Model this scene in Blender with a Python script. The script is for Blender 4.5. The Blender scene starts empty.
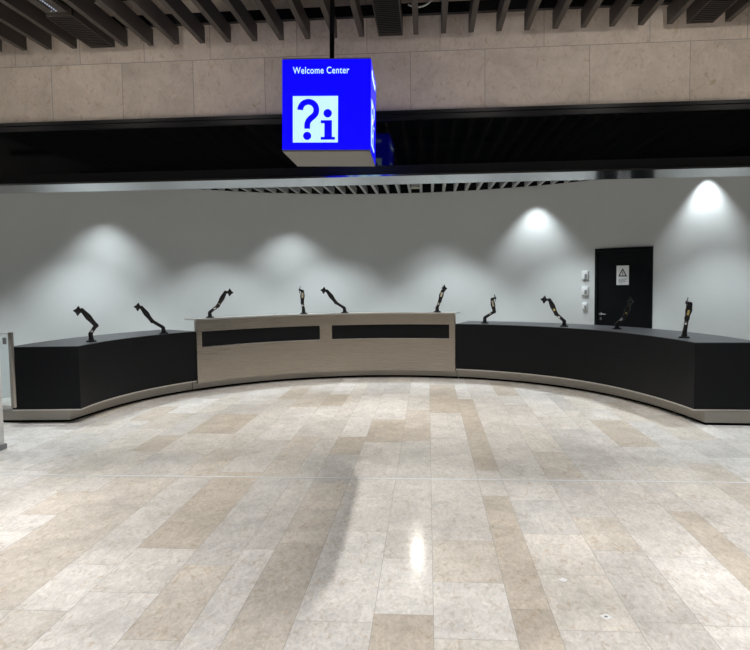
import bpy, bmesh, math, random
from mathutils import Vector, Matrix
random.seed(11)
scene = bpy.context.scene
COL = scene.collection
PI = math.pi
CX, CY = -0.666, 8.058            # centre of the round counter and of the round wall
R_WALL = 5.9
D = math.radians

# ------------------------------------------------------------------ helpers
def link(name, bm, mats, parent=None, smooth=None):
    me = bpy.data.meshes.new(name)
    bmesh.ops.recalc_face_normals(bm, faces=bm.faces[:])
    bm.to_mesh(me); bm.free()
    for m in (mats if isinstance(mats, (list, tuple)) else [mats]):
        me.materials.append(m)
    o = bpy.data.objects.new(name, me)
    COL.objects.link(o)
    if parent is not None:
        o.parent = parent
    if smooth is not None:
        for p in me.polygons: p.use_smooth = True
        try: me.set_sharp_from_angle(angle=D(smooth))
        except Exception: pass
    return o

def empty(name, loc, rz=0.0):
    o = bpy.data.objects.new(name, None)
    o.empty_display_size = 0.1
    o.location = loc; o.rotation_euler = (0, 0, rz)
    COL.objects.link(o)
    return o

def tag(o, label, cat, group=None):
    o['label'] = label; o['category'] = cat
    if group: o['group'] = group
    return o

def struct(o, label=None):
    o['kind'] = 'structure'
    if label: o['label'] = label
    return o

def box(bm, x0, x1, y0, y1, z0, z1, mi=0):
    v = [bm.verts.new((x, y, z)) for z in (z0, z1) for y in (y0, y1) for x in (x0, x1)]
    for f in ((0, 1, 3, 2), (4, 5, 7, 6), (0, 1, 5, 4), (2, 3, 7, 6), (0, 2, 6, 4), (1, 3, 7, 5)):
        bm.faces.new([v[i] for i in f]).material_index = mi
    return v

def bevel_box(bm, x0, x1, y0, y1, z0, z1, b=0.004, seg=2):
    t = bmesh.new(); box(t, x0, x1, y0, y1, z0, z1)
    bmesh.ops.recalc_face_normals(t, faces=t.faces[:])
    bmesh.ops.bevel(t, geom=t.edges[:], offset=b, segments=seg, affect='EDGES', profile=0.5)
    me = bpy.data.meshes.new('tmp'); t.to_mesh(me); t.free()
    bm.from_mesh(me); bpy.data.meshes.remove(me)

def polar(r, a, z):               # a in degrees, 0 = straight back (+Y), + = to the right
    return (CX + r * math.sin(D(a)), CY + r * math.cos(D(a)), z)

def arc(bm, a0, a1, ri, ro, z0, z1, n=None):
    """curved block between two angles; ri / ro are numbers or functions of the angle"""
    fi = ri if callable(ri) else (lambda a: ri)
    fo = ro if callable(ro) else (lambda a: ro)
    n = n or max(2, int(abs(a1 - a0) / 1.5))
    rings = []
    for k in range(n + 1):
        a = a0 + (a1 - a0) * k / n
        rings.append([bm.verts.new(polar(r, a, z)) for r, z in ((fi(a), z0), (fo(a), z0), (fo(a), z1), (fi(a), z1))])
    for k in range(n):
        for j in range(4):
            bm.faces.new((rings[k][j], rings[k][(j + 1) % 4], rings[k + 1][(j + 1) % 4], rings[k + 1][j]))
    bm.faces.new(rings[0]); bm.faces.new(rings[-1])

def limb(bm, p, q, secs, side=Vector((0, 1, 0)), n=12):
    """tapered rounded bar from p to q; secs = [(t, half width in plane, half depth)]"""
    p, q = Vector(p), Vector(q); d = (q - p); L = d.length; d.normalize()
    s = side - d * side.dot(d); s.normalize(); u = d.cross(s)
    rings = []
    for t, a, b in secs:
        c = p + d * (L * t); ring = []
        for k in range(n):
            th = 2 * PI * k / n
            cs, sn = math.cos(th), math.sin(th)
            e = 0.62     # squarish section
            x = math.copysign(abs(cs) ** e, cs); y = math.copysign(abs(sn) ** e, sn)
            ring.append(bm.verts.new(c + u * (a * x) + s * (b * y)))
        rings.append(ring)
    for r0, r1 in zip(rings, rings[1:]):
        for k in range(n):
            bm.faces.new((r0[k], r0[(k + 1) % n], r1[(k + 1) % n], r1[k]))
    bm.faces.new(rings[0]); bm.faces.new(rings[-1])

def cyl(bm, c, axis, r, h, n=24, r2=None):
    c = Vector(c); axis = Vector(axis).normalized(); r2 = r if r2 is None else r2
    s = axis.orthogonal().normalized(); u = axis.cross(s)
    a = [bm.verts.new(c - axis * h / 2 + (s * math.cos(2*PI*k/n) + u * math.sin(2*PI*k/n)) * r) for k in range(n)]
    b = [bm.verts.new(c + axis * h / 2 + (s * math.cos(2*PI*k/n) + u * math.sin(2*PI*k/n)) * r2) for k in range(n)]
    for k in range(n):
        bm.faces.new((a[k], a[(k + 1) % n], b[(k + 1) % n], b[k]))
    bm.faces.new(a); bm.faces.new(b)

def prism(bm, pts, y0, y1):
    """polygon in x,z extruded along y"""
    a = [bm.verts.new((x, y0, z)) for x, z in pts]; b = [bm.verts.new((x, y1, z)) for x, z in pts]
    n = len(pts)
    for k in range(n):
        bm.faces.new((a[k], a[(k + 1) % n], b[(k + 1) % n], b[k]))
    bm.faces.new(a); bm.faces.new(b)

# ------------------------------------------------------------------ materials
class NT:
    def __init__(self, name):
        self.m = bpy.data.materials.new(name); self.m.use_nodes = True
        self.t = self.m.node_tree; self.b = self.t.nodes['Principled BSDF']
    def n(self, kind, **kw):
        x = self.t.nodes.new(kind)
        for k, v in kw.items():
            if k in x.inputs.keys(): x.inputs[k].default_value = v
            else: setattr(x, k, v)
        return x
    def l(self, a, b): self.t.links.new(a, b)

def mat(name, col, rough=0.5, metal=0.0, var=0.06, scale=30.0, spec=0.5, bump=0.0, stretch=None, ior=1.45):
    k = NT(name); b = k.b
    b.inputs['Roughness'].default_value = rough; b.inputs['Metallic'].default_value = metal
    b.inputs['Specular IOR Level'].default_value = spec; b.inputs['IOR'].default_value = ior
    tc = k.n('ShaderNodeTexCoord'); mp = k.n('ShaderNodeMapping')
    if stretch: mp.inputs['Scale'].default_value = stretch
    k.l(tc.outputs['Object'], mp.inputs['Vector'])
    no = k.n('ShaderNodeTexNoise', Scale=scale, Detail=4.0)
    k.l(mp.outputs['Vector'], no.inputs['Vector'])
    mx = k.n('ShaderNodeMix', data_type='RGBA')
    c0 = [max(0, c * (1 - var)) for c in col] + [1]; c1 = [min(1, c * (1 + var)) for c in col] + [1]
    mx.inputs[6].default_value = c0; mx.inputs[7].default_value = c1
    k.l(no.outputs['Fac'], mx.inputs[0]); k.l(mx.outputs[2], b.inputs['Base Color'])
    if bump:
        bp = k.n('ShaderNodeBump', Strength=bump, Distance=0.002)
        k.l(no.outputs['Fac'], bp.inputs['Height']); k.l(bp.outputs['Normal'], b.inputs['Normal'])
    return k.m

def emit(name, col, strength):
    k = NT(name)
    k.b.inputs['Base Color'].default_value = (*[c * 0.3 for c in col], 1)
    k.b.inputs['Emission Color'].default_value = (*col, 1)
    k.b.inputs['Emission Strength'].default_value = strength
    k.b.inputs['Roughness'].default_value = 0.3
    return k.m

def stone(name, gain=1.0, grain_c=(0.78, 1.12), rough=(0.26, 0.42), spots=True, spec=0.5, vein=0.16, coat=0.0):
    """limestone slabs: every slab's own tone (attribute 'tone') and its own cut of the pattern ('seed')"""
    k = NT(name); b = k.b
    tc = k.n('ShaderNodeTexCoord')
    sd = k.n('ShaderNodeAttribute', attribute_name='seed')
    tn = k.n('ShaderNodeAttribute', attribute_name='tone')
    def noise(scale, detail, rough_=0.6, dist=0.0, sc=(1, 1, 1)):
        mp = k.n('ShaderNodeMapping'); mp.inputs['Scale'].default_value = sc
        k.l(tc.outputs['Object'], mp.inputs['Vector'])
        x = k.n('ShaderNodeTexNoise', noise_dimensions='4D', Scale=scale, Detail=detail, Roughness=rough_, Distortion=dist)
        k.l(mp.outputs['Vector'], x.inputs['Vector']); k.l(sd.outputs['Fac'], x.inputs['W'])
        return x
    cloud = noise(3.2, 5.0, 0.65, 0.6)
    grain = noise(21.0, 10.0, 0.72, 1.4, (1.3, 0.75, 1))
    fleck = noise(11.0, 8.0, 0.72, 1.6, (1.5, 0.75, 1))
    def ramp(src, p0, c0, p1, c1):
        r = k.n('ShaderNodeValToRGB'); e = r.color_ramp.elements
        e[0].position = p0; e[0].color = (c0, c0, c0, 1); e[1].position = p1; e[1].color = (c1, c1, c1, 1)
        k.l(src.outputs['Fac'], r.inputs['Fac']); return r
    def mul(a, bcol, fac=1.0):
        m = k.n('ShaderNodeMix', data_type='RGBA', blend_type='MULTIPLY'); m.inputs[0].default_value = fac
        k.l(a, m.inputs[6]); k.l(bcol, m.inputs[7]); return m.outputs[2]
    c = tn.outputs['Color']
    c = mul(c, ramp(cloud, 0.3, 1 - vein, 0.7, 1.0 + vein * 0.5).outputs['Color'])
    c = mul(c, ramp(grain, 0.34, grain_c[0], 0.62, grain_c[1]).outputs['Color'])
    if spots:
        # warm brownish flecks and fossils
        r = ramp(fleck, 0.53, 0.0, 0.66, 1.0)
        m = k.n('ShaderNodeMix', data_type='RGBA', blend_type='MULTIPLY')
        k.l(r.outputs['Color'], m.inputs[0]); k.l(c, m.inputs[6]); m.inputs[7].default_value = (0.80, 0.715, 0.61, 1)
        c = m.outputs[2]
    g = k.n('ShaderNodeMix', data_type='RGBA', blend_type='MULTIPLY'); g.inputs[0].default_value = 1
    g.inputs[7].default_value = (gain, gain, gain, 1); k.l(c, g.inputs[6])
    k.l(g.outputs[2], b.inputs['Base Color'])
    rr = k.n('ShaderNodeMapRange'); rr.inputs['To Min'].default_value = rough[0]; rr.inputs['To Max'].default_value = rough[1]
    k.l(grain.outputs['Fac'], rr.inputs['Value']); k.l(rr.outputs['Result'], b.inputs['Roughness'])
    b.inputs['Specular IOR Level'].default_value = spec
    if coat:
        b.inputs['Coat Weight'].default_value = coat; b.inputs['Coat Roughness'].default_value = 0.125
    bp = k.n('ShaderNodeBump', Strength=0.08, Distance=0.002)
    k.l(grain.outputs['Fac'], bp.inputs['Height']); k.l(bp.outputs['Normal'], b.inputs['Normal'])
    return k.m

M_FLOOR = stone('limestone_floor', rough=(0.34, 0.5), spec=0.35, coat=0.2, vein=0.2)
M_STONE = stone('limestone_cladding', rough=(0.55, 0.7), grain_c=(0.93, 1.04), spec=0.3, vein=0.2)
M_GROUT = mat('grout', (0.36, 0.34, 0.31), 0.8)
M_JOINT = mat('cladding_joint', (0.30, 0.265, 0.235), 0.9)
M_PLASTER = mat('white_plaster', (0.62, 0.63, 0.62), 0.85, var=0.02, scale=4, spec=0.2)
M_PLAIN = mat('grey_hall_wall', (0.30, 0.29, 0.28), 0.85, var=0.05, scale=3)
M_SLAT = mat('bronze_slat', (0.066, 0.056, 0.047), 0.55, var=0.08, scale=8, spec=0.4)
M_SLAT_LIT = mat('lit_slat', (0.34, 0.34, 0.33), 0.55, var=0.05, scale=8)  # same slats as the hall's, coloured lighter for the bounce light on them
M_VOID = mat('black_ceiling_void', (0.008, 0.008, 0.009), 0.9, spec=0.1)
M_RAIL = mat('black_rail', (0.006, 0.006, 0.007), 0.35, spec=0.3)
M_BLACKGLASS = mat('black_glass', (0.0015, 0.002, 0.0025), 0.05, var=0.0, spec=0.55, ior=1.5)
M_SOFFIT = mat('polished_aluminium', (0.38, 0.39, 0.40), 0.14, 1.0, var=0.03, scale=3, stretch=(0.4, 6, 1))
M_BLACK = mat('black_laminate', (0.0065, 0.007, 0.0085), 0.45, var=0.05, spec=0.22)
M_TOP = mat('charcoal_worktop', (0.045, 0.046, 0.050), 0.40, var=0.06, spec=0.5)
def steel(name, col, r0, r1, var=0.1):
    m = mat(name, col, 0.3, 1.0, var=var, scale=9, stretch=(0.25, 0.25, 60.0))
    t = m.node_tree; b = t.nodes['Principled BSDF']; no = [n for n in t.nodes if n.type == 'TEX_NOISE'][0]
    r = t.nodes.new('ShaderNodeMapRange'); r.inputs['From Min'].default_value = 0.3; r.inputs['From Max'].default_value = 0.7
    r.inputs['To Min'].default_value = r0; r.inputs['To Max'].default_value = r1
    t.links.new(no.outputs['Fac'], r.inputs['Value']); t.links.new(r.outputs['Result'], b.inputs['Roughness'])
    bp = t.nodes.new('ShaderNodeBump'); bp.inputs['Strength'].default_value = 0.08; bp.inputs['Distance'].default_value = 0.001
    t.links.new(no.outputs['Fac'], bp.inputs['Height']); t.links.new(bp.outputs['Normal'], b.inputs['Normal'])
    return m
M_STEEL = steel('brushed_steel', (0.415, 0.372, 0.32), 0.25, 0.34, 0.035)
M_STEEL3 = steel('bright_steel_edge', (0.68, 0.66, 0.62), 0.25, 0.4)
M_STEEL2 = mat('brushed_steel_shaded', (0.36, 0.34, 0.31), 0.38, 1.0, var=0.10, scale=14, stretch=(1.0, 1.0, 26.0))  # plinth steel, colour darkened for the shade in its recess
M_TOE_SHADE = mat('toe_shade_black', (0.004, 0.004, 0.004), 0.8, spec=0.1)  # black strip painting the recess shadow between plinth and floor
M_DOOR = mat('black_door', (0.0035, 0.0045, 0.0055), 0.45, var=0.05, spec=0.15)
M_CHROME = mat('satin_chrome', (0.62, 0.62, 0.63), 0.25, 1.0, var=0.03)
M_WHITEPL = mat('white_plastic', (0.75, 0.75, 0.74), 0.4, var=0.02)
M_GREYPL = mat('grey_plastic', (0.22, 0.22, 0.23), 0.5, var=0.02)
M_PAPER = mat('white_paper', (0.82, 0.82, 0.82), 0.8, var=0.02)
M_INK = mat('red_black_ink', (0.05, 0.03, 0.035), 0.7)
M_ARM = mat('black_arm_metal', (0.011, 0.011, 0.012), 0.38, var=0.05)
M_SILVER = mat('silver_joint', (0.72, 0.72, 0.72), 0.25, 1.0, var=0.02)
M_YELLOW = mat('cream_yellow_sticker', (0.78, 0.60, 0.22), 0.55, var=0.05)
M_CREAM = mat('cream_sticker', (0.78, 0.68, 0.52), 0.55, var=0.05)
M_SIGN = emit('blue_sign_face', (0.003, 0.001, 1.0), 1.0)
M_SIGNW = emit('white_sign_face', (0.60, 0.93, 0.95), 0.95)
M_SIGNB = mat('sign_metal', (0.14, 0.13, 0.115), 0.45, var=0.05, scale=5)
M_LED = emit('led_dots', (0.65, 0.78, 1.0), 0.4)
M_GLOW = emit('dim_lamp_lens', (0.9, 0.8, 0.45), 0.18)
M_CABLE = mat('white_cable', (0.85, 0.85, 0.85), 0.5)
M_TRACK = mat('floor_track_metal', (0.80, 0.82, 0.84), 0.45, 0.35, var=0.15, scale=3)
def glass():
    k = NT('gate_glass'); b = k.b
    b.inputs['Base Color'].default_value = (0.92, 0.97, 0.97, 1)
    b.inputs['Transmission Weight'].default_value = 1.0; b.inputs['Roughness'].default_value = 0.02
    b.inputs['IOR'].default_value = 1.2
    return k.m
M_GLASS = glass()

# ------------------------------------------------------------------ floor
TONE = {'W': (0.760, 0.730, 0.690), 'L': (0.700, 0.665, 0.620), 'G': (0.640, 0.612, 0.575),
        'B': (0.665, 0.608, 0.536), 'T': (0.600, 0.534, 0.452), 'C': (0.725, 0.680, 0.615)}
EDGES = [-1.88, -1.48, -1.18, -0.98, -0.68, -0.285, 0.017, 0.413, 0.62, 1.01, 1.325, 1.725, 1.925]
PAT = [0.4, 0.3, 0.4, 0.2, 0.4, 0.3]
left, x, i = [-2.185, -2.735, -3.035, -3.42, -3.72], -3.72, 0
while x > -9: x -= PAT[i % 6]; i += 1; left.append(round(x, 3))
right, x, i = [], 1.925, 0
while x < 9: x += PAT[i % 6]; i += 1; right.append(round(x, 3))
XE = left[::-1] + EDGES + right
KNOWN = {
 0.017: [(3.09,'C'),(3.69,'W'),(4.30,'B'),(5.70,'L'),(7.1,'L'),(8.52,'L'),(9.50,'T'),(10.8,'T')],
 -0.285: [(3.31,'T'),(4.0,'W'),(5.70,'L'),(7.02,'G'),(7.64,'T'),(8.7,'B'),(9.8,'L')],
 -0.68: [(3.22,'W'),(4.43,'W'),(5.70,'L'),(6.95,'L'),(8.10,'T'),(10.0,'W')],
 -0.98: [(4.2,'B'),(5.5,'B'),(6.45,'G'),(7.18,'T'),(9.8,'W')],
 -1.18: [(4.1,'W'),(5.65,'L'),(8.0,'L')],
 -1.48: [(3.0,'L'),(3.85,'B'),(5.65,'G'),(7.2,'B'),(8.2,'L'),(9.0,'W')],
 -1.88: [(3.47,'W'),(4.08,'L'),(5.8,'T'),(7.0,'L'),(8.2,'W')],
 -2.185: [(3.25,'C'),(3.82,'W'),(5.6,'L'),(6.6,'B')],
 -2.735: [(3.25,'L'),(4.9,'B'),(5.6,'B'),(6.4,'L')],
 -3.035: [(3.98,'C'),(4.65,'W'),(5.2,'B'),(5.6,'L')],
 0.413: [(3.40,'T'),(5.22,'T'),(5.92,'L'),(9.52,'T'),(10.6,'W')],
 0.62: [(3.20,'L'),(3.82,'C'),(4.44,'C'),(5.13,'G'),(5.75,'L'),(7.4,'L'),(9.6,'L')],
 1.01: [(3.3,'G'),(4.18,'G'),(4.77,'B'),(5.72,'G'),(6.6,'B')],
 1.325: [(3.28,'W'),(4.1,'W'),(5.1,'L'),(5.7,'L'),(7.6,'G')],
 1.725: [(3.2,'L'),(4.92,'T'),(6.0,'L')],
}
def slab_mesh(name, slabs, mats, gap, plane):
    """slabs = [(u0,u1,v0,v1,colour,seed)]; plane 'z' = floor, 'y' = wall face; joints lie 1 mm below"""
    me = bpy.data.meshes.new(name); V, F, MI, T, S = [], [], [], [], []
    def quad(u0, u1, v0, v1, off, mi, col, seed):
        b = len(V)
        for u, v in ((u0, v0), (u1, v0), (u1, v1), (u0, v1)):
            V.append((u, v, off) if plane == 'z' else (u, off, v))
        F.append((b, b + 1, b + 2, b + 3)); MI.append(mi); T.append(col); S.append(seed)
    for u0, u1, v0, v1, col, seed in slabs:
        quad(u0 + gap, u1 - gap, v0 + gap, v1 - gap, 0.0, 0, col, seed)
    U = [s[0] for s in slabs] + [s[1] for s in slabs]; W = [s[2] for s in slabs] + [s[3] for s in slabs]
    off = -0.001 if plane == 'z' else 0.001
    quad(min(U), max(U), min(W), max(W), off, 1, (0.4, 0.4, 0.4), 0)
    me.from_pydata(V, [], F)
    for m in mats: me.materials.append(m)
    me.attributes.new('tone', 'FLOAT_COLOR', 'FACE'); me.attributes.new('seed', 'FLOAT', 'FACE')
    me.polygons.foreach_set('material_index', MI)
    me.attributes['tone'].data.foreach_set('color', [c for t in T for c in (*t, 1.0)])
    me.attributes['seed'].data.foreach_set('value', S)
    me.update()
    o = bpy.data.objects.new(name, me); COL.objects.link(o); return o

slabs = []
def jit(c, a=0.03):
    f = 1 + random.uniform(-a, a); return tuple(x * f for x in c)
for x0, x1 in zip(XE, XE[1:]):
    y = -3.4 - random.random() * 0.5
    known = KNOWN.get(x0, [])
    seq = list(known)
    y_end_first = seq[0][0] if seq else None
    while y < 14.6:
        if seq and y > 1.4:
            ye, t = seq.pop(0)
        else:
            ln = random.choice((0.7, 0.9, 1.1, 1.3)) ; ye = y + ln
            if seq and ye > 1.4: ye = max(y + 0.4, min(ye, 2.3))
            far = y > 8.5
            t = random.choices('WLGBTC', (16, 34, 14, 15, 5 if not far else 7, 16))[0]
        if ye <= y + 0.05: continue
        slabs.append((x0, x1, y, ye, jit(TONE[t]), random.random() * 50))
        y = ye
floor = struct(slab_mesh('floor', slabs, [M_FLOOR, M_GROUT], 0.0013, 'z'), 'pale limestone floor of long slabs in strips of three widths')

bm = bmesh.new(); box(bm, -6.1, 4.75, 5.636, 5.656, -0.004, 0.0025)
struct(link('trim_1', bm, M_TRACK), 'thin bright metal track line across the stone floor')

# ------------------------------------------------------------------ walls
DOOR_A0, DOOR_A1, DOOR_H = 39.25, 49.95, 2.232
bm = bmesh.new()
HW = 4.15; WT = 3.487
arc(bm, -112, DOOR_A0, R_WALL, R_WALL + 0.16, 0, WT, 100)
arc(bm, DOOR_A1, 112, R_WALL, R_WALL + 0.16, 0, WT, 44)
arc(bm, DOOR_A0, DOOR_A1, R_WALL, R_WALL + 0.16, DOOR_H, WT, 8)
struct(link('wall_back', bm, M_PLASTER, smooth=30), 'white curved wall behind the counters')

bm = bmesh.new(); arc(bm, -112, 112, R_WALL + 0.01, R_WALL + 0.16, WT, HW, 120)
struct(link('wall_upper', bm, M_VOID, smooth=30), 'black wall above the slatted ceiling')

# header over the opening
YF = 5.80
slabs = []
lower = [-5.2, -4.57, -3.93, -3.295, -2.652, -2.016, -1.385, -0.75, -0.134, 0.491, 1.348, 2.154, 2.95, 3.75, 4.55, 5.4, 6.2]
upper = [-5.5, -4.86, -4.2, -3.62, -3.026, -2.446, -1.859, -1.1, -0.5, 0.117, 0.976, 1.831, 2.6, 3.4, 4.2, 5.0, 6.2]
Z0, Z1, Z2 = 3.135, 3.622, 4.15
lower[0] = upper[0] = -7.0; lower[-1] = upper[-1] = 7.0
for row, za, zb in ((lower, Z0, Z1), (upper, Z1, Z2)):
    for a, b in zip(row, row[1:]):
        f = random.uniform(0.93, 1.06)
        slabs.append((a, b, za, zb, (0.62 * f, 0.54 * f, 0.46 * f), random.random() * 50))
wf = struct(slab_mesh('wall_header', slabs, [M_STONE, M_JOINT], 0.0025, 'y'), 'beige limestone cladding above the opening')
wf.location.y = YF
bm = bmesh.new(); box(bm, -7, 7, YF + 0.03, 6.2, 2.60, HW)
for s in (-1, 1):
    xa = -7.0 if s < 0 else 5.0; xb = -6.2 if s < 0 else 7.0
    box(bm, xa, xb, YF + 0.03, 6.2, 0, 2.60)
struct(link('wall_core', bm, M_VOID), 'dark core of the lintel over the opening')

win = empty('window_1', (0, YF, 2.592)); struct(win, 'black glossy glass transom under the stone lintel')
bm = bmesh.new(); box(bm, -6.2, 5.0, 0.012, 0.028, 0.06, 0.50)
link('pane', bm, M_BLACKGLASS, win)
bm = bmesh.new()
box(bm, -6.2, 5.0, -0.015, 0.028, 0.468, 0.541); box(bm, -6.2, 5.0, -0.03, 0.0, 0.513, 0.541)
link('top_rail', bm, M_RAIL, win)
bm = bmesh.new()
box(bm, -6.2, 5.0, -0.03, 0.028, 0.030, 0.085); box(bm, -6.2, 5.0, -0.055, 0.0, 0.0, 0.032)
link('bottom_rail', bm, M_RAIL, win)
bm = bmesh.new(); box(bm, -6.2, 5.0, YF - 0.09, 6.20, 2.577, 2.592)
struct(link('trim_2', bm, M_SOFFIT), 'polished metal soffit under the black transom')

bm = bmesh.new()
box(bm, -7.15, -7, -4.1, 6.2, 0, HW); struct(link('wall_left', bm, M_PLAIN))
bm = bmesh.new(); box(bm, 7, 7.15, -4.1, 6.2, 0, HW); struct(link('wall_right', bm, M_PLAIN))
bm = bmesh.new(); box(bm, -7.15, 7.15, -4.25, -4.1, 0, HW); struct(link('wall_front', bm, M_PLAIN))

# ------------------------------------------------------------------ ceilings
bm = bmesh.new(); box(bm, -7.15, 7.15, -4.25, YF + 0.05, HW, HW + 0.1)
ceil = struct(link('ceiling', bm, M_VOID), 'black ceiling void above the bronze slats')
SZ, SH = 3.72, 0.135
xs = [-3.439 + 0.2252 * k for k in range(-10, 38)]
GAPS = [(-2.87, -2.63), (-0.42, -0.17), (2.06, 2.30)]
for x in xs:
    xw = x
    bm = bmesh.new()
    y1 = 5.685
    for a, b in GAPS:
        if a - 0.03 < xw < b + 0.03: y1 = 4.90
    box(bm, xw - 0.042, xw + 0.0, -3.9, y1, SZ, SZ + SH)
    link('ceiling_slat', bm, M_SLAT, ceil)
for y in (5.62, 4.2, 2.6, 0.8, -1.4):
    bm = bmesh.new(); box(bm, -6.9, 6.9, y - 0.025, y + 0.025, SZ + SH, SZ + SH + 0.085)
    link('carrier_rail', bm, M_RAIL, ceil)

bm = bmesh.new(); 
n = 80
ring = [bm.verts.new(polar(R_WALL + 0.1, -112 + 224 * k / n, 4.05)) for k in range(n + 1)]
ring2 = [bm.verts.new(polar(R_WALL + 0.1, -112 + 224 * k / n, 4.15)) for k in range(n + 1)]
bm.faces.new(ring); bm.faces.new(ring2)
for k in range(n): bm.faces.new((ring[k], ring[k + 1], ring2[k + 1], ring2[k]))
bm.faces.new((ring[0], ring[-1], ring2[-1], ring2[0]))
ceil2 = struct(link('ceiling_inner', bm, M_VOID), 'black ceiling void above the lit-toned slats behind the lintel')
IZ = 3.475
x = -6.2
while x < 4.9:
    h = (R_WALL - 0.02) ** 2 - max(abs(x - 0.03 - CX), abs(x + 0.03 - CX)) ** 2
    if h > 0.3:
        ye = CY + math.sqrt(h); ys = max(6.22, CY - math.sqrt(h))
        bm = bmesh.new(); box(bm, x - 0.026, x + 0.026, ys, ye, IZ, IZ + 0.135)
        link('ceiling_slat', bm, M_SLAT_LIT, ceil2)
    x += 0.2252

# slatted boxes (ventilation / service units) set flush between the ceiling slats
def louver(x0, x1, y0, label):
    t = empty('ceiling_louver_box', ((x0 + x1) / 2, y0, SZ)); tag(t, label, 'ceiling vent', 'louvre boxes in the slatted ceiling')
    w = (x1 - x0) / 2; L = 5.69 - y0
    bm = bmesh.new()
    box(bm, -w, -w + 0.008, 0, L, 0, 0.13); box(bm, w - 0.008, w, 0, L, 0, 0.13)
    box(bm, -w, w, L - 0.008, L, 0, 0.13); box(bm, -w, w, 0, 0.008, 0, 0.13); box(bm, -w, w, 0, L, 0.122, 0.13)
    link('housing', bm, M_SLAT, t)
    bm = bmesh.new(); y = 0.03
    while y < L - 0.03:
        box(bm, -w + 0.008, w - 0.008, y, y + 0.018, 0.004, 0.03); y += 0.036
    link('louver_grille', bm, M_RAIL, t)
louver(-2.865, -2.655, 5.0, 'dark louvred box in the slatted ceiling at upper left of the stone wall')
louver(-0.392, -0.190, 4.95, 'dark louvred box in the slatted ceiling just right of the sign rod')
louver(2.078, 2.282, 4.95, 'dark louvred box in the slatted ceiling at upper right of the stone wall')
# LED strip in front of the left box
t = empty('led_strip', (-2.757, 4.30, SZ)); tag(t, 'strip of small white led dots between slats at upper left', 'light')
bm = bmesh.new(); box(bm, -0.085, 0.085, 0.0, 0.66, 0.012, 0.04); link('housing', bm, M_SLAT, t)
for s in (-0.018, 0.018):
    bm = bmesh.new()
    for k in range(22):
        cyl(bm, (s, 0.03 + 0.028 * k, 0.009), (0, 0, 1), 0.006, 0.008, 8)
    link('led_row', bm, M_LED, t)
# downlight in front of the middle box
t = empty('ceiling_downlight', (-0.285, 4.72, SZ)); tag(t, 'small round downlight in the slatted ceiling right above the blue sign', 'light')
bm = bmesh.new(); cyl(bm, (0, 0, 0.09), (0, 0, 1), 0.05, 0.16, 20); link('housing', bm, M_RAIL, t, 40)
# white cable hanging under the slats
def tube(name, pts, r, m, parent=None):
    cu = bpy.data.curves.new(name, 'CURVE'); cu.dimensions = '3D'; cu.bevel_depth = r; cu.bevel_resolution = 3
    s = cu.splines.new('NURBS'); s.points.add(len(pts) - 1); s.use_endpoint_u = True; s.order_u = 3
    for p, q in zip(s.points, pts): p.co = (*q, 1)
    o = bpy.data.objects.new(name + '_c', cu); COL.objects.link(o)
    dg = bpy.context.evaluated_depsgraph_get(); dg.update()
    me = bpy.data.meshes.new_from_object(o.evaluated_get(dg)); bpy.data.objects.remove(o)
    me.materials.clear(); me.materials.append(m)
    o = bpy.data.objects.new(name, me); COL.objects.link(o); o.parent = parent
    return o
c = tube('cable', [(-0.14, 5.5, 3.890), (-0.111, 5.5, 3.876), (-0.062, 5.5, 3.866), (-0.006, 5.5, 3.876), (0.05, 5.5, 3.915), (0.075, 5.5, 3.99), (0.08, 5.5, 4.15)], 0.007, M_CABLE)
tag(c, 'thin white cable sagging above the slats right of the sign', 'cable')
# little square luminaire in the inner ceiling
t = empty('ceiling_luminaire', (-0.232, 13.05, IZ)); tag(t, 'tiny square luminaire in the lit-toned slatted ceiling behind the lintel', 'light')
bm = bmesh.new()
for a in ((-0.085, -0.065, -0.1, 0.1), (0.065, 0.085, -0.1, 0.1), (-0.085, 0.085, -0.1, -0.08), (-0.085, 0.085, 0.08, 0.1)):
    box(bm, a[0], a[1], a[2], a[3], -0.012, 0.06)
link('frame', bm, M_SLAT_LIT, t)
bm = bmesh.new(); box(bm, -0.065, 0.065, -0.08, 0.08, 0.0, 0.03); link('lens', bm, M_GLOW, t)

# ------------------------------------------------------------------ hanging sign
SW, SD, SHT = 0.578, 0.580, 0.588
sg = empty('hanging_sign', (-0.655, 4.40, 2.545), D(1.2)); sg.rotation_euler[1] = D(1.2); tag(sg, 'glowing blue cube sign reading Welcome Center hanging on a black rod', 'sign')
bm = bmesh.new()
w = SW / 2
box(bm, -w, w, 0, SD, 0.012, SHT)
link('sign_box', bm, M_SIGN, sg)
bm = bmesh.new(); box(bm, -w + 0.002, w - 0.002, 0.002, SD - 0.002, 0.0, 0.012); link('bottom_panel', bm, M_SIGNB, sg)
bm = bmesh.new(); box(bm, -w + 0.002, w - 0.002, 0.002, SD - 0.002, SHT, SHT + 0.008); link('top_panel', bm, M_SIGNB, sg)
bm = bmesh.new(); cyl(bm, (0.0, SD / 2, (SHT + 4.15 - 2.545) / 2), (0, 0, 1), 0.017, 4.15 - 2.545 - SHT, 20); link('suspension_rod', bm, M_RAIL, sg, 40)
bm = bmesh.new(); cyl(bm, (0.0, SD / 2, SHT + 0.016), (0, 0, 1), 0.045, 0.018, 24); link('rod_flange', bm, M_RAIL, sg, 40)

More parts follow.
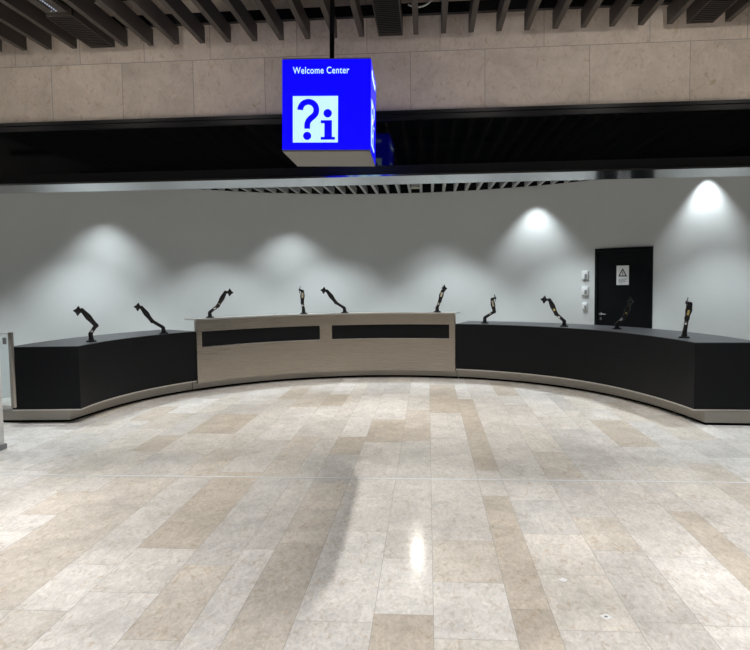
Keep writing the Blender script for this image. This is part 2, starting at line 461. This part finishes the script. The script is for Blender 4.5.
def text_mesh(body, size, sx):
    cu = bpy.data.curves.new('txt', 'FONT'); cu.body = body; cu.size = size; cu.extrude = 0.0008; cu.offset = 0.0005
    cu.space_character = 1.08
    o = bpy.data.objects.new('txt', cu); COL.objects.link(o)
    dg = bpy.context.evaluated_depsgraph_get(); dg.update()
    me = bpy.data.meshes.new_from_object(o.evaluated_get(dg)); bpy.data.objects.remove(o)
    xs_ = [v.co.x for v in me.vertices]; x0, x1 = min(xs_), max(xs_)
    for v in me.vertices:
        x, y, z = v.co
        v.co = ((x - x0) / (x1 - x0) * sx, -z, y)     # stands upright, faces -Y
    return me
S = SHT
TXT = text_mesh('Welcome Center', 0.060, 0.635 * SW); TXT.materials.clear(); TXT.materials.append(M_SIGNW)
def px2(u, v):                     # zoom pixel of the sign's face -> metres on the face
    return ((u - 57) / 410.0 * SW - w, (510 - v) / 425.0 * S)
def outline_question():
    bm = bmesh.new()
    cx_, cy_, rm, th = 179.0, 318.0, 37.5, 13.5
    path = []
    for k in range(0, 22):                     # hook: from the left end over the top to the right, then in
        a = 180 - 235 * k / 21
        path.append((cx_ + rm * math.cos(D(a)), cy_ - rm * math.sin(D(a))))
    path += [(189, 358), (180, 368), (175, 380), (174, 392), (174, 405)]
    L, R_ = [], []
    for i, (x, y) in enumerate(path):
        x0, y0 = path[max(0, i - 1)]; x1, y1 = path[min(len(path) - 1, i + 1)]
        dx, dy = x1 - x0, y1 - y0; q = math.hypot(dx, dy)
        L.append((x - dy / q * th, y + dx / q * th)); R_.append((x + dy / q * th, y - dx / q * th))
    L[-1] = (174 + th, 405) if L[-1][0] > 174 else (174 - th, 405)
    for i in range(len(path) - 1):
        prism(bm, [px2(*p) for p in (L[i], L[i + 1], R_[i + 1], R_[i])], -0.0055, -0.002)
    prism(bm, [px2(174 + 19 * math.cos(2*PI*k/28), 438 + 19 * math.sin(2*PI*k/28)) for k in range(28)], -0.0055, -0.002)
    return bm
def outline_i():
    bm = bmesh.new()
    prism(bm, [px2(269 + 19.5 * math.cos(2*PI*k/28), 334 + 19.5 * math.sin(2*PI*k/28)) for k in range(28)], -0.0055, -0.002)
    prism(bm, [px2(*p) for p in ((237, 366), (289, 366), (289, 443), (303, 443), (303, 456), (237, 456), (237, 443), (254, 443), (254, 380), (237, 380))], -0.0055, -0.002)
    return bm
faces = [((0, 0, 0), 0), ((w, SD / 2, 0), PI / 2), ((0, SD, 0), PI), ((-w, SD / 2, 0), -PI / 2)]
q0 = None
for loc, rz in faces:
    if q0 is None:
        bm = bmesh.new(); a, b_ = px2(107, 468), px2(316, 254)
        box(bm, a[0], b_[0], -0.003, -0.0005, a[1], b_[1]); pw = link('pictogram_panel', bm, M_SIGNW, sg)
        q0 = link('question_mark', outline_question(), M_SIGN, sg); i0 = link('letter_i', outline_i(), M_SIGN, sg)
        t0 = bpy.data.objects.new('lettering', TXT); COL.objects.link(t0); t0.parent = sg
        objs = (pw, q0, i0, t0); new = objs
    else:
        new = []
        for o in objs:
            c = o.copy(); COL.objects.link(c); c.parent = sg; new.append(c)
    for o in new:
        o.rotation_euler = (0, 0, rz); off = Vector((0, 0, 0))
        if o.name.startswith('lettering'):
            x_, z_ = px2(107, 150); off = Matrix.Rotation(rz, 3, 'Z') @ Vector((x_, -0.002, z_))
        o.location = Vector(loc) + off

# ------------------------------------------------------------------ counters
def grow(a, base, dl, dr):
    r = base
    if a > 68: r += dr * ((a - 68) / 24.5) ** 2
    if a < -82: r += dl * ((-82 - a) / 12.0) ** 2
    return r
A_L, A_R, S_L, S_R = -94.2, 92.6, -54.9, 18.4
rb = lambda a: grow(a, 3.58, 0.0, 0.13)
rp = lambda a: grow(a, 3.70, 0.07, 0.12)
RO = 4.42
def counter(a0, a1, label, plinth_out, pa0, pa1):
    am = (a0 + a1) / 2
    t = empty('reception_counter', polar(4.0, am, 0)); tag(t, label, 'counter')
    def part(nm, bm, m, par=t, smooth=25):
        bmesh.ops.translate(bm, verts=bm.verts[:], vec=-Vector(t.location))
        return link(nm, bm, m, par, smooth)
    bm = bmesh.new(); arc(bm, a0, a1, rb, RO, 0.180, 0.942); part('body', bm, M_BLACK)
    bm = bmesh.new(); arc(bm, a0, a1, lambda a: rb(a) - 0.001, RO + 0.001, 0.942, 0.95); part('worktop', bm, M_TOP)
    bm = bmesh.new(); arc(bm, a0, a1, lambda a: rb(a) - 0.002, RO, 0.163, 0.180); part('ledge_trim', bm, M_STEEL3)
    bm = bmesh.new(); arc(bm, pa0, pa1, rp, plinth_out, 0.030, 0.163); part('plinth', bm, M_STEEL2)
    bm = bmesh.new(); arc(bm, pa0 + 0.1, pa1 - 0.1, lambda a: rp(a) + 0.02, plinth_out - 0.03, 0.0, 0.030); part('toe_shade', bm, M_TOE_SHADE)
    return t
counter(A_L, S_L - 0.1, 'curved black counter with grey top left of the steel counter', 4.66, A_L + 1.3, S_L - 0.1)
counter(S_R + 0.1, A_R, 'curved black counter with grey top right of the steel counter', 4.45, S_R + 0.1, A_R + 0.3)

t = empty('steel_counter', polar(3.7, (S_L + S_R) / 2, 0)); tag(t, 'raised brushed steel counter with two black slots in the middle of the curve', 'counter')
def part(nm, bm, m, par=t, smooth=25):
    bmesh.ops.translate(bm, verts=bm.verts[:], vec=-Vector(t.location))
    return link(nm, bm, m, par, smooth)
RS = 3.56
MID0, MID1 = -19.55, -16.2
bm = bmesh.new()
arc(bm, S_L, -18.05, RS, RS + 0.05, 0.135, 0.695); arc(bm, -17.98, S_R, RS, RS + 0.05, 0.135, 0.695)
arc(bm, S_L, S_R, RS, RS + 0.05, 0.937, 1.118)
arc(bm, S_L, -53.35, RS, RS + 0.05, 0.695, 0.937); arc(bm, 16.75, S_R, RS, RS + 0.05, 0.695, 0.937)
arc(bm, MID0, MID1, RS, RS + 0.05, 0.695, 0.937)
part('front_panel', bm, M_STEEL)
for a0, a1 in ((S_L, S_L + 0.8), (S_R - 0.8, S_R)):
    bm = bmesh.new(); arc(bm, a0, a1, RS + 0.05, 4.40, 0.165, 0.72); part('side_panel', bm, M_STEEL)
for a0, a1 in ((-53.35, MID0), (MID1, 16.75)):
    bm = bmesh.new(); arc(bm, a0, a1, RS + 0.030, RS + 0.048, 0.695, 0.937); part('slot_panel', bm, M_BLACK)
    bm = bmesh.new(); arc(bm, a0, a1, RS - 0.004, RS + 0.030, 0.690, 0.698); part('slot_glint_strip', bm, M_CHROME)  # bright strip added for the light reflected along the slot's lower edge
bm = bmesh.new(); arc(bm, S_L, S_R, RS - 0.006, 3.87, 1.118, 1.14); part('transaction_shelf', bm, M_STEEL3)
bm = bmesh.new(); arc(bm, S_L + 0.8, S_R - 0.8, RS + 0.05, 4.40, 0.70, 0.72); part('worktop', bm, M_TOP)
bm = bmesh.new(); arc(bm, S_L, S_R, 3.69, 3.74, 0.03, 0.163); arc(bm, S_L, S_R, RS + 0.01, 3.74, 0.150, 0.163); part('plinth', bm, M_STEEL2)
bm = bmesh.new(); arc(bm, S_L, S_R, 3.715, 3.74, 0.0, 0.03); part('toe_shade', bm, M_TOE_SHADE)

# ------------------------------------------------------------------ monitor arms
ARMS = [
 ((-4.389,8.410,0.95),0.4810,[(-0.009,0.103),(0.063,0.209),(-0.099,0.416),(-0.145,0.405)],0,'s'),
 ((-3.939,9.710,0.95),0.3854,[(-0.008,0.093),(-0.161,0.192),(-0.302,0.396),(-0.351,0.405)],0,''),
 ((-3.484,10.487,1.14),0.3207,[(-0.004,0.085),(0.13,0.188),(0.252,0.404),(0.319,0.400)],0,'d'),
 ((-2.147,11.470,1.14),0.1850,[(-0.003,0.092),(-0.02,0.196),(-0.013,0.393),(-0.059,0.418)],1,'c'),
 ((-1.457,11.693,1.14),0.1240,[(-0.013,0.09),(-0.153,0.183),(-0.306,0.392),(-0.362,0.400)],0,''),
 ((0.161,11.685,1.14),-0.0138,[(-0.003,0.077),(0.046,0.194),(0.094,0.367),(0.127,0.412)],2,'c'),
 ((0.970,11.561,0.95),-0.0837,[(0.0,0.096),(0.159,0.198),(0.122,0.41),(0.172,0.430)],1,'c'),
 ((2.118,10.629,0.95),-0.1967,[(-0.001,0.089),(-0.122,0.198),(-0.223,0.417),(-0.302,0.421)],0,'y'),
 ((2.759,10.036,0.95),-0.2683,[(-0.01,0.059),(0.108,0.187),(0.16,0.352),(0.177,0.406)],2,'y'),
 ((3.155,8.523,0.95),-0.3546,[(0.006,0.083),(0.026,0.24),(0.06,0.418),(0.025,0.435)],1,'y'),
]
ALAB = [
 'black monitor arm nearest the left end of the left black counter',
 'black monitor arm leaning left on the left black counter beside the steel counter',
 'black monitor arm leaning right on the left end of the steel counter',
 'upright monitor arm with cream sticker above the left slot of the steel counter',
 'black monitor arm leaning left just right of the middle of the steel counter',
 'slightly right leaning monitor arm near the right end of the steel counter',
 'zigzag monitor arm on the right black counter beside the steel counter',
 'black monitor arm leaning left on the right black counter left of the door',
 'dark monitor arm standing in front of the black door',
 'upright monitor arm nearest the right end of the right black counter',
]
for (loc, rz, js, kind, mark), lab in zip(ARMS, ALAB):
    a = empty('monitor_arm', loc, rz); tag(a, lab, 'monitor arm', 'monitor arms on the counters')
    P1, P2, P3, PC = [Vector((s, 0, z)) for s, z in js]
    # the lower arm leans slightly forward, the upper one back, as on a folding arm
    bm = bmesh.new()
    bevel_box(bm, -0.062, 0.062, -0.055, 0.055, 0.0, 0.016, 0.004)
    cyl(bm, (0, 0, 0.024), (0, 0, 1), 0.036, 0.018, 24)
    for sx in (-0.045, 0.045):
        cyl(bm, (sx, -0.035, 0.018), (0, 0, 1), 0.006, 0.006, 10)
    link('base_clamp', bm, M_ARM, a, 30)
    bm = bmesh.new()
    limb(bm, (0, 0, 0.02), P1 + Vector((0, 0, 0.012)), [(0, 0.0338, 0.0312), (.5, 0.0286, 0.0264), (.92, 0.0286, 0.0264), (1, 0.0208, 0.0192)], n=16)
    link('post', bm, M_ARM, a, 35)
    bm = bmesh.new()
    d = (P2 - P1).normalized()
    limb(bm, P1 - d * 0.014, P2 + d * 0.014, [(0, 0.0156, 0.0192), (.06, 0.026, 0.0264), (.5, 0.024, 0.0252), (.94, 0.026, 0.0264), (1, 0.0156, 0.0192)], n=16)
    low = link('lower_arm', bm, M_ARM, a, 35)
    if mark in 'scyd' and mark:
        bm = bmesh.new()
        side = Vector((-d.z, 0, d.x))
        mm = P1.lerp(P2, 0.30 if mark == 's' else 0.62)
        if side.x > 0: side = -side
        limb(bm, mm - d * 0.022 + side * .004 + Vector((0, -0.021, 0)), mm + d * 0.022 + side * .004 + Vector((0, -0.021, 0)), [(0, 0.0104, 0.0072), (.2, 0.0156, 0.0096), (.8, 0.0156, 0.0096), (1, 0.0104, 0.0072)], n=10)
        link('silver_cover', bm, M_SILVER, low, 35)
    bm = bmesh.new()
    cyl(bm, P2, (0, 1, 0), 0.031, 0.066, 24); link('elbow_joint', bm, M_ARM, a, 35)
    bm = bmesh.new()
    d = (P3 - P2).normalized()
    limb(bm, P2 - d * 0.01, P3 + d * 0.016, [(0, 0.0182, 0.0216), (.08, 0.0286, 0.0264), (.3, 0.0312, 0.03), (.52, 0.0403, 0.0312), (.62, 0.0377, 0.0312), (.85, 0.0286, 0.0264), (.95, 0.0273, 0.0264), (1, 0.0156, 0.018)], n=16)
    up = link('upper_arm', bm, M_ARM, a, 35)
    if mark in 'cyd' and mark:
        bm = bmesh.new()
        if mark == 'c':
            m0, m1, wd = P2.lerp(P3, 0.42), P2.lerp(P3, 0.88), .017
        elif mark == 'd':
            m0, m1, wd = P2.lerp(P3, 0.06), P2.lerp(P3, 0.16), .012
        else:
            m0, m1, wd = P2.lerp(P3, 0.22), P2.lerp(P3, 0.58 if kind == 1 else 0.36), .013
        off = Vector((0, -0.0290, 0))
        limb(bm, m0 + off, m1 + off, [(0, wd * .8, .003), (.1, wd, .004), (.9, wd, .004), (1, wd * .8, .003)], n=10)
        st = link('sticker', bm, M_CREAM if mark != 'y' else M_YELLOW, up, 35); st['label'] = 'pale sticker' if mark != 'y' else 'yellow sticker'
    # tilt head
    bm = bmesh.new()
    cyl(bm, P3 + Vector((0, -0.004, 0)), (0, 1, 0), 0.026, 0.058, 20)
    limb(bm, P3, PC, [(0, .020, .018), (1, .017, .016)], n=12)
    hd = link('tilt_head', bm, M_ARM, a, 35)
    # four-pointed mounting plate
    bm = bmesh.new(); pts = []
    for k in range(16):
        ang = 2 * PI * k / 16
        r = {0: 0.066, 1: 0.046, 2: 0.037, 3: 0.046}[k % 4]
        pts.append((r * math.cos(ang), r * math.sin(ang)))
    prism(bm, pts, -0.004, 0.004)
    cyl(bm, (0, 0.010, 0), (0, 1, 0), 0.020, 0.016, 20)
    for k in range(4):
        ang = PI / 2 * k
        cyl(bm, (0.050 * math.cos(ang), -0.004, 0.050 * math.sin(ang)), (0, 1, 0), 0.005, 0.006, 10)
    yaw = {0: math.copysign(0.35, -PC.x), 1: math.copysign(1.45, -PC.x + P3.x), 2: -0.75}[kind]
    rot = Matrix.Rotation(yaw, 4, 'Z') @ Matrix.Rotation(0.12, 4, 'X') @ Matrix.Rotation(0.10, 4, 'Y')
    bmesh.ops.transform(bm, matrix=Matrix.Translation(PC + (Vector((0, -0.012, 0)) if kind == 0 else Vector((0, 0, 0)))) @ rot, verts=bm.verts[:])
    link('mount_plate', bm, M_ARM, a, 35)

# ------------------------------------------------------------------ door and what hangs by it
pa, pb = Vector(polar(R_WALL, DOOR_A0, 0)), Vector(polar(R_WALL, DOOR_A1, 0))
dv = (pb - pa); DW = dv.length; rzd = math.atan2(dv.y, dv.x)
door = empty('door_1', pa, rzd); struct(door, 'black flush door in the curved white wall')
bm = bmesh.new()                      # frame; +y points out of the room
for a in ((0.001, 0.055, 0, DOOR_H - 0.001), (DW - 0.055, DW - 0.001, 0, DOOR_H - 0.001)):
    box(bm, a[0], a[1], -0.012, 0.10, a[2], a[3])
box(bm, 0.055, DW - 0.055, -0.012, 0.10, DOOR_H - 0.055, DOOR_H - 0.001)
link('door_frame', bm, M_DOOR, door)
bm = bmesh.new(); bevel_box(bm, 0.058, DW - 0.058, 0.004, 0.05, 0.004, DOOR_H - 0.058, 0.003); link('door_leaf', bm, M_DOOR, door)
bm = bmesh.new()
cyl(bm, (0.125, 0.000, 1.045), (0, 1, 0), 0.026, 0.012, 24); cyl(bm, (0.125, -0.022, 1.045), (0, 1, 0), 0.010, 0.04, 16)
limb(bm, (0.118, -0.042, 1.045), (0.25, -0.042, 1.043), [(0, .009, .009), (.5, .009, .009), (1, .007, .008)], n=14)
link('door_handle', bm, M_CHROME, door, 35)
bm = bmesh.new(); cyl(bm, (0.125, 0.000, 0.955), (0, 1, 0), 0.024, 0.012, 24); link('lock_rosette', bm, M_CHROME, door, 35)
# hazard notice on the door
Mz = Matrix.Rotation(rzd, 4, 'Z')
nt = empty('hazard_notice', pa + Mz @ Vector((0.425, 0.003, 1.570)), rzd)
tag(nt, 'white paper notice with a warning triangle on the black door', 'notice')
bm = bmesh.new(); box(bm, 0, 0.235, -0.003, 0.0005, 0, 0.345); link('sheet', bm, M_PAPER, nt)
bm = bmesh.new()
def tri(cx, cz, r): return [(cx + r * math.sin(2*PI*k/3), cz + r * math.cos(2*PI*k/3)) for k in range(3)]
o_, i_ = tri(0.118, 0.200, 0.098), tri(0.118, 0.200, 0.062)
for k in range(3):
    prism(bm, [o_[k], o_[(k+1) % 3], i_[(k+1) % 3], i_[k]], -0.005, -0.003)
prism(bm, [(0.109, 0.225), (0.127, 0.225), (0.122, 0.188), (0.114, 0.188)], -0.005, -0.003)
prism(bm, [(0.110, 0.182), (0.126, 0.182), (0.126, 0.172), (0.110, 0.172)], -0.005, -0.003)
link('warning_triangle', bm, M_INK, nt)
bm = bmesh.new()
for k, (a, b_) in enumerate(((0.04, 0.195), (0.04, 0.17), (0.04, 0.19), (0.04, 0.12))):
    box(bm, a, b_, -0.0045, -0.003, 0.098 - 0.022 * k, 0.106 - 0.022 * k)
link('text_lines', bm, M_GREYPL, nt)

for z, lab, h, wd in ((1.757, 'topmost white box on the wall left of the black door', 0.155, 0.125),
                      (1.462, 'middle white box on the wall left of the black door', 0.155, 0.125),
                      (1.181, 'lowest and smallest white box on the wall left of the black door', 0.120, 0.100)):
    ang = 37.47
    b0 = empty('wall_switch', polar(R_WALL + 0.001, ang, z), -D(ang)); tag(b0, lab, 'switch', 'white boxes by the door')
    bm = bmesh.new(); bevel_box(bm, -wd/2, wd/2, -0.045, 0.003, -h/2, h/2, 0.012, 3); link('case', bm, M_WHITEPL, b0, 35)
    bm = bmesh.new(); bevel_box(bm, 0.0, wd/2 - 0.015, -0.050, -0.044, -h/2 + 0.018, h*0.12, 0.002); link('button', bm, M_GREYPL, b0, 35)

# ------------------------------------------------------------------ glass gate at the left edge
g = empty('glass_gate', (-4.50, 6.50, 0)); tag(g, 'white gate column with glass wing and steel edge at the far left', 'gate')
bm = bmesh.new(); bevel_box(bm, -0.16, 0.095, -0.06, 0.06, 0.05, 1.16, 0.008); link('column', bm, M_WHITEPL, g, 35)
bm = bmesh.new(); bevel_box(bm, -0.18, 0.112, -0.075, 0.075, 0.0, 0.055, 0.006); link('foot', bm, M_GREYPL, g, 35)
bm = bmesh.new(); box(bm, -0.10, 0.112, 0.19, 0.202, 0.43, 1.18); link('glass_wing', bm, M_GLASS, g)
bm = bmesh.new(); bevel_box(bm, 0.108, 0.146, 0.175, 0.215, 0.405, 1.205, 0.004); link('steel_stile', bm, M_STEEL2, g, 35)
for z0, z1 in ((0.405, 0.432), (1.18, 1.20)):
    bm = bmesh.new(); bevel_box(bm, -0.10, 0.11, 0.18, 0.212, z0, z1, 0.003); link('wing_rail', bm, M_WHITEPL, g, 35)
for z0 in (0.55, 1.0):
    bm = bmesh.new(); bevel_box(bm, -0.09, -0.05, 0.05, 0.20, z0, z0 + 0.07, 0.004); link('hinge_bracket', bm, M_STEEL2, g, 35)
bm = bmesh.new(); bevel_box(bm, 0.045, 0.085, 0.18, 0.19, 1.08, 1.15, 0.003); link('latch', bm, M_GREYPL, g, 35)

# scraps on the floor
def scrap(x, y, s, lab, rz, dark):
    o = empty('paper_scrap', (x, y, 0.0), rz); tag(o, lab, 'paper scrap', 'paper scraps on the floor')
    bm = bmesh.new(); box(bm, -s, s, -s, s, 0.0002, 0.0022); link('sheet', bm, M_PAPER, o)
    if dark:
        bm = bmesh.new(); cyl(bm, (0, 0, 0.0027), (0, 0, 1), s * 0.35, 0.001, 16); link('print', bm, M_GREYPL, o)
scrap(0.881, 3.34, 0.024, 'small white square scrap with grey print lying nearest on the floor', 0.5, True)
scrap(0.750, 3.75, 0.020, 'small white blank scrap lying farther away on the floor', 0.75, False)

# ------------------------------------------------------------------ lights
def spot(name, loc, target, watt, ang, blend=0.5, r=0.03, col=(1, 1, 1)):
    L = bpy.data.lights.new(name, 'SPOT'); L.energy = watt; L.spot_size = D(ang); L.spot_blend = blend
    L.shadow_soft_size = r; L.color = col
    o = bpy.data.objects.new(name, L); COL.objects.link(o); o.location = loc
    d = Vector(target) - Vector(loc); o.rotation_euler = d.to_track_quat('-Z', 'Y').to_euler()
    return o
COOL = (0.86, 0.95, 1.0)
# wall washers in the inner ceiling
for ang, d, wt, sp, bl in ((-56.2, 0.64, 185, 88, 0.9), (-21.0, 0.68, 170, 88, 0.9), (9.0, 0.85, 100, 84, 0.8), (28.0, 0.34, 125, 86, 0.8), (59.2, 0.22, 125, 86, 0.8)):
    p = Vector(polar(R_WALL - d, ang, IZ - 0.02))
    spot('wall_washer', p, p - Vector((0, 0, 1)), wt, sp, bl, 0.03, COOL)
# ring of downlights over the counter
for ang in (-88, -62, -36, -12, 12, 36, 62, 88):
    p = Vector(polar(4.7, ang, IZ - 0.02))
    spot('counter_downlight', p, p - Vector((0, 0, 1)), 220, 88, 0.6, 0.04, COOL)
# downlights over the floor inside the round
for x, y in ((-2.2, 9.6), (0.9, 9.6), (-0.7, 10.6), (-2.9, 7.6), (1.6, 7.6), (-0.65, 7.4)):
    spot('inner_floor_light', (x, y, IZ - 0.02), (x, y, 0), 185 if y > 8 else 230, 90, 0.8, 0.05, (1, 0.97, 0.93))
for x in (-4.15, 3.2):  # two cool fill lamps added to brighten the floor before the counter ends
    spot('inner_floor_light', (x, 6.95, IZ - 0.02), (x, 6.95, 0), 190 if x < 0 else 230, 74, 0.9, 0.05, (0.88, 0.95, 1.0))
# added fill spots that brighten the stone lintel, placed just under the slats
for x in (-4.5, -3.2, -2.0, 0.6, 1.8, 3.1, 4.4):
    spot('lintel_fill', (x, 4.25, SZ - 0.03), (x, 5.8, 3.35), 13 + 0.8 * x, 130, 1.0, 0.06, (1, 0.95, 0.90))
# downlights of the hall
for x in (-4.9, -3.3, -1.7, -0.1, 1.5, 3.1, 4.7):
    for y in (-2.2, -0.3, 1.6, 3.3):
        if y > 3 and -2 < x < 0.5: continue
        spot('hall_downlight', (x, y, SZ - 0.02), (x, y, 0), 272 * (1.0 - 0.085 * max(0.0, x - 0.5)), 84, 0.9, 0.05, (1, 0.98, 0.96))
for x, wt in ((-4.0, 330), (-1.95, 360), (-0.285, 340), (2.05, 320), (4.3, 170)):
    spot('hall_downlight', (x, 4.72, SZ - 0.02), (x, 4.72, 0), wt, 52, 0.8, 0.013, (1, 0.98, 0.96))
# bare spotlight aimed out of the round: its glare lies on the floor
for y, z in ((12.7, 3.575),):
    spot('luminaire_lamp', (-0.236, y, z), (-0.15, 5.0, 0.4), 100, 60, 0.6, 0.025, (1, 0.96, 0.86))

w_ = bpy.data.worlds.new('hall_ambient'); scene.world = w_; w_.use_nodes = True
w_.node_tree.nodes['Background'].inputs[0].default_value = (0.8, 0.85, 0.9, 1)
w_.node_tree.nodes['Background'].inputs[1].default_value = 0.0

# ------------------------------------------------------------------ camera
cam = bpy.data.cameras.new('camera'); co = bpy.data.objects.new('camera', cam); COL.objects.link(co)
Bm = Matrix(((0.9968598214117069, 0.07823933122996227, -0.012210794556782098),
             (0.006978132726422136, 0.06680777809010062, 0.9977414627298579),
             (0.0788784008374417, -0.9946935848970536, 0.06605202529806146)))
co.matrix_world = Matrix.Translation((0, 0, 1.7)) @ Bm.transposed().to_4x4()
cam.sensor_fit = 'HORIZONTAL'; cam.sensor_width = 36.0; cam.lens = 670.0 / 750.0 * 36.0
cam.clip_start = 0.05; cam.clip_end = 100
scene.camera = co
vs = scene.view_settings
scene.display_settings.display_device = 'sRGB'
vs.view_transform = 'Standard'; vs.look = 'None'; vs.exposure = 0.0; vs.gamma = 1.0; vs.use_curve_mapping = False
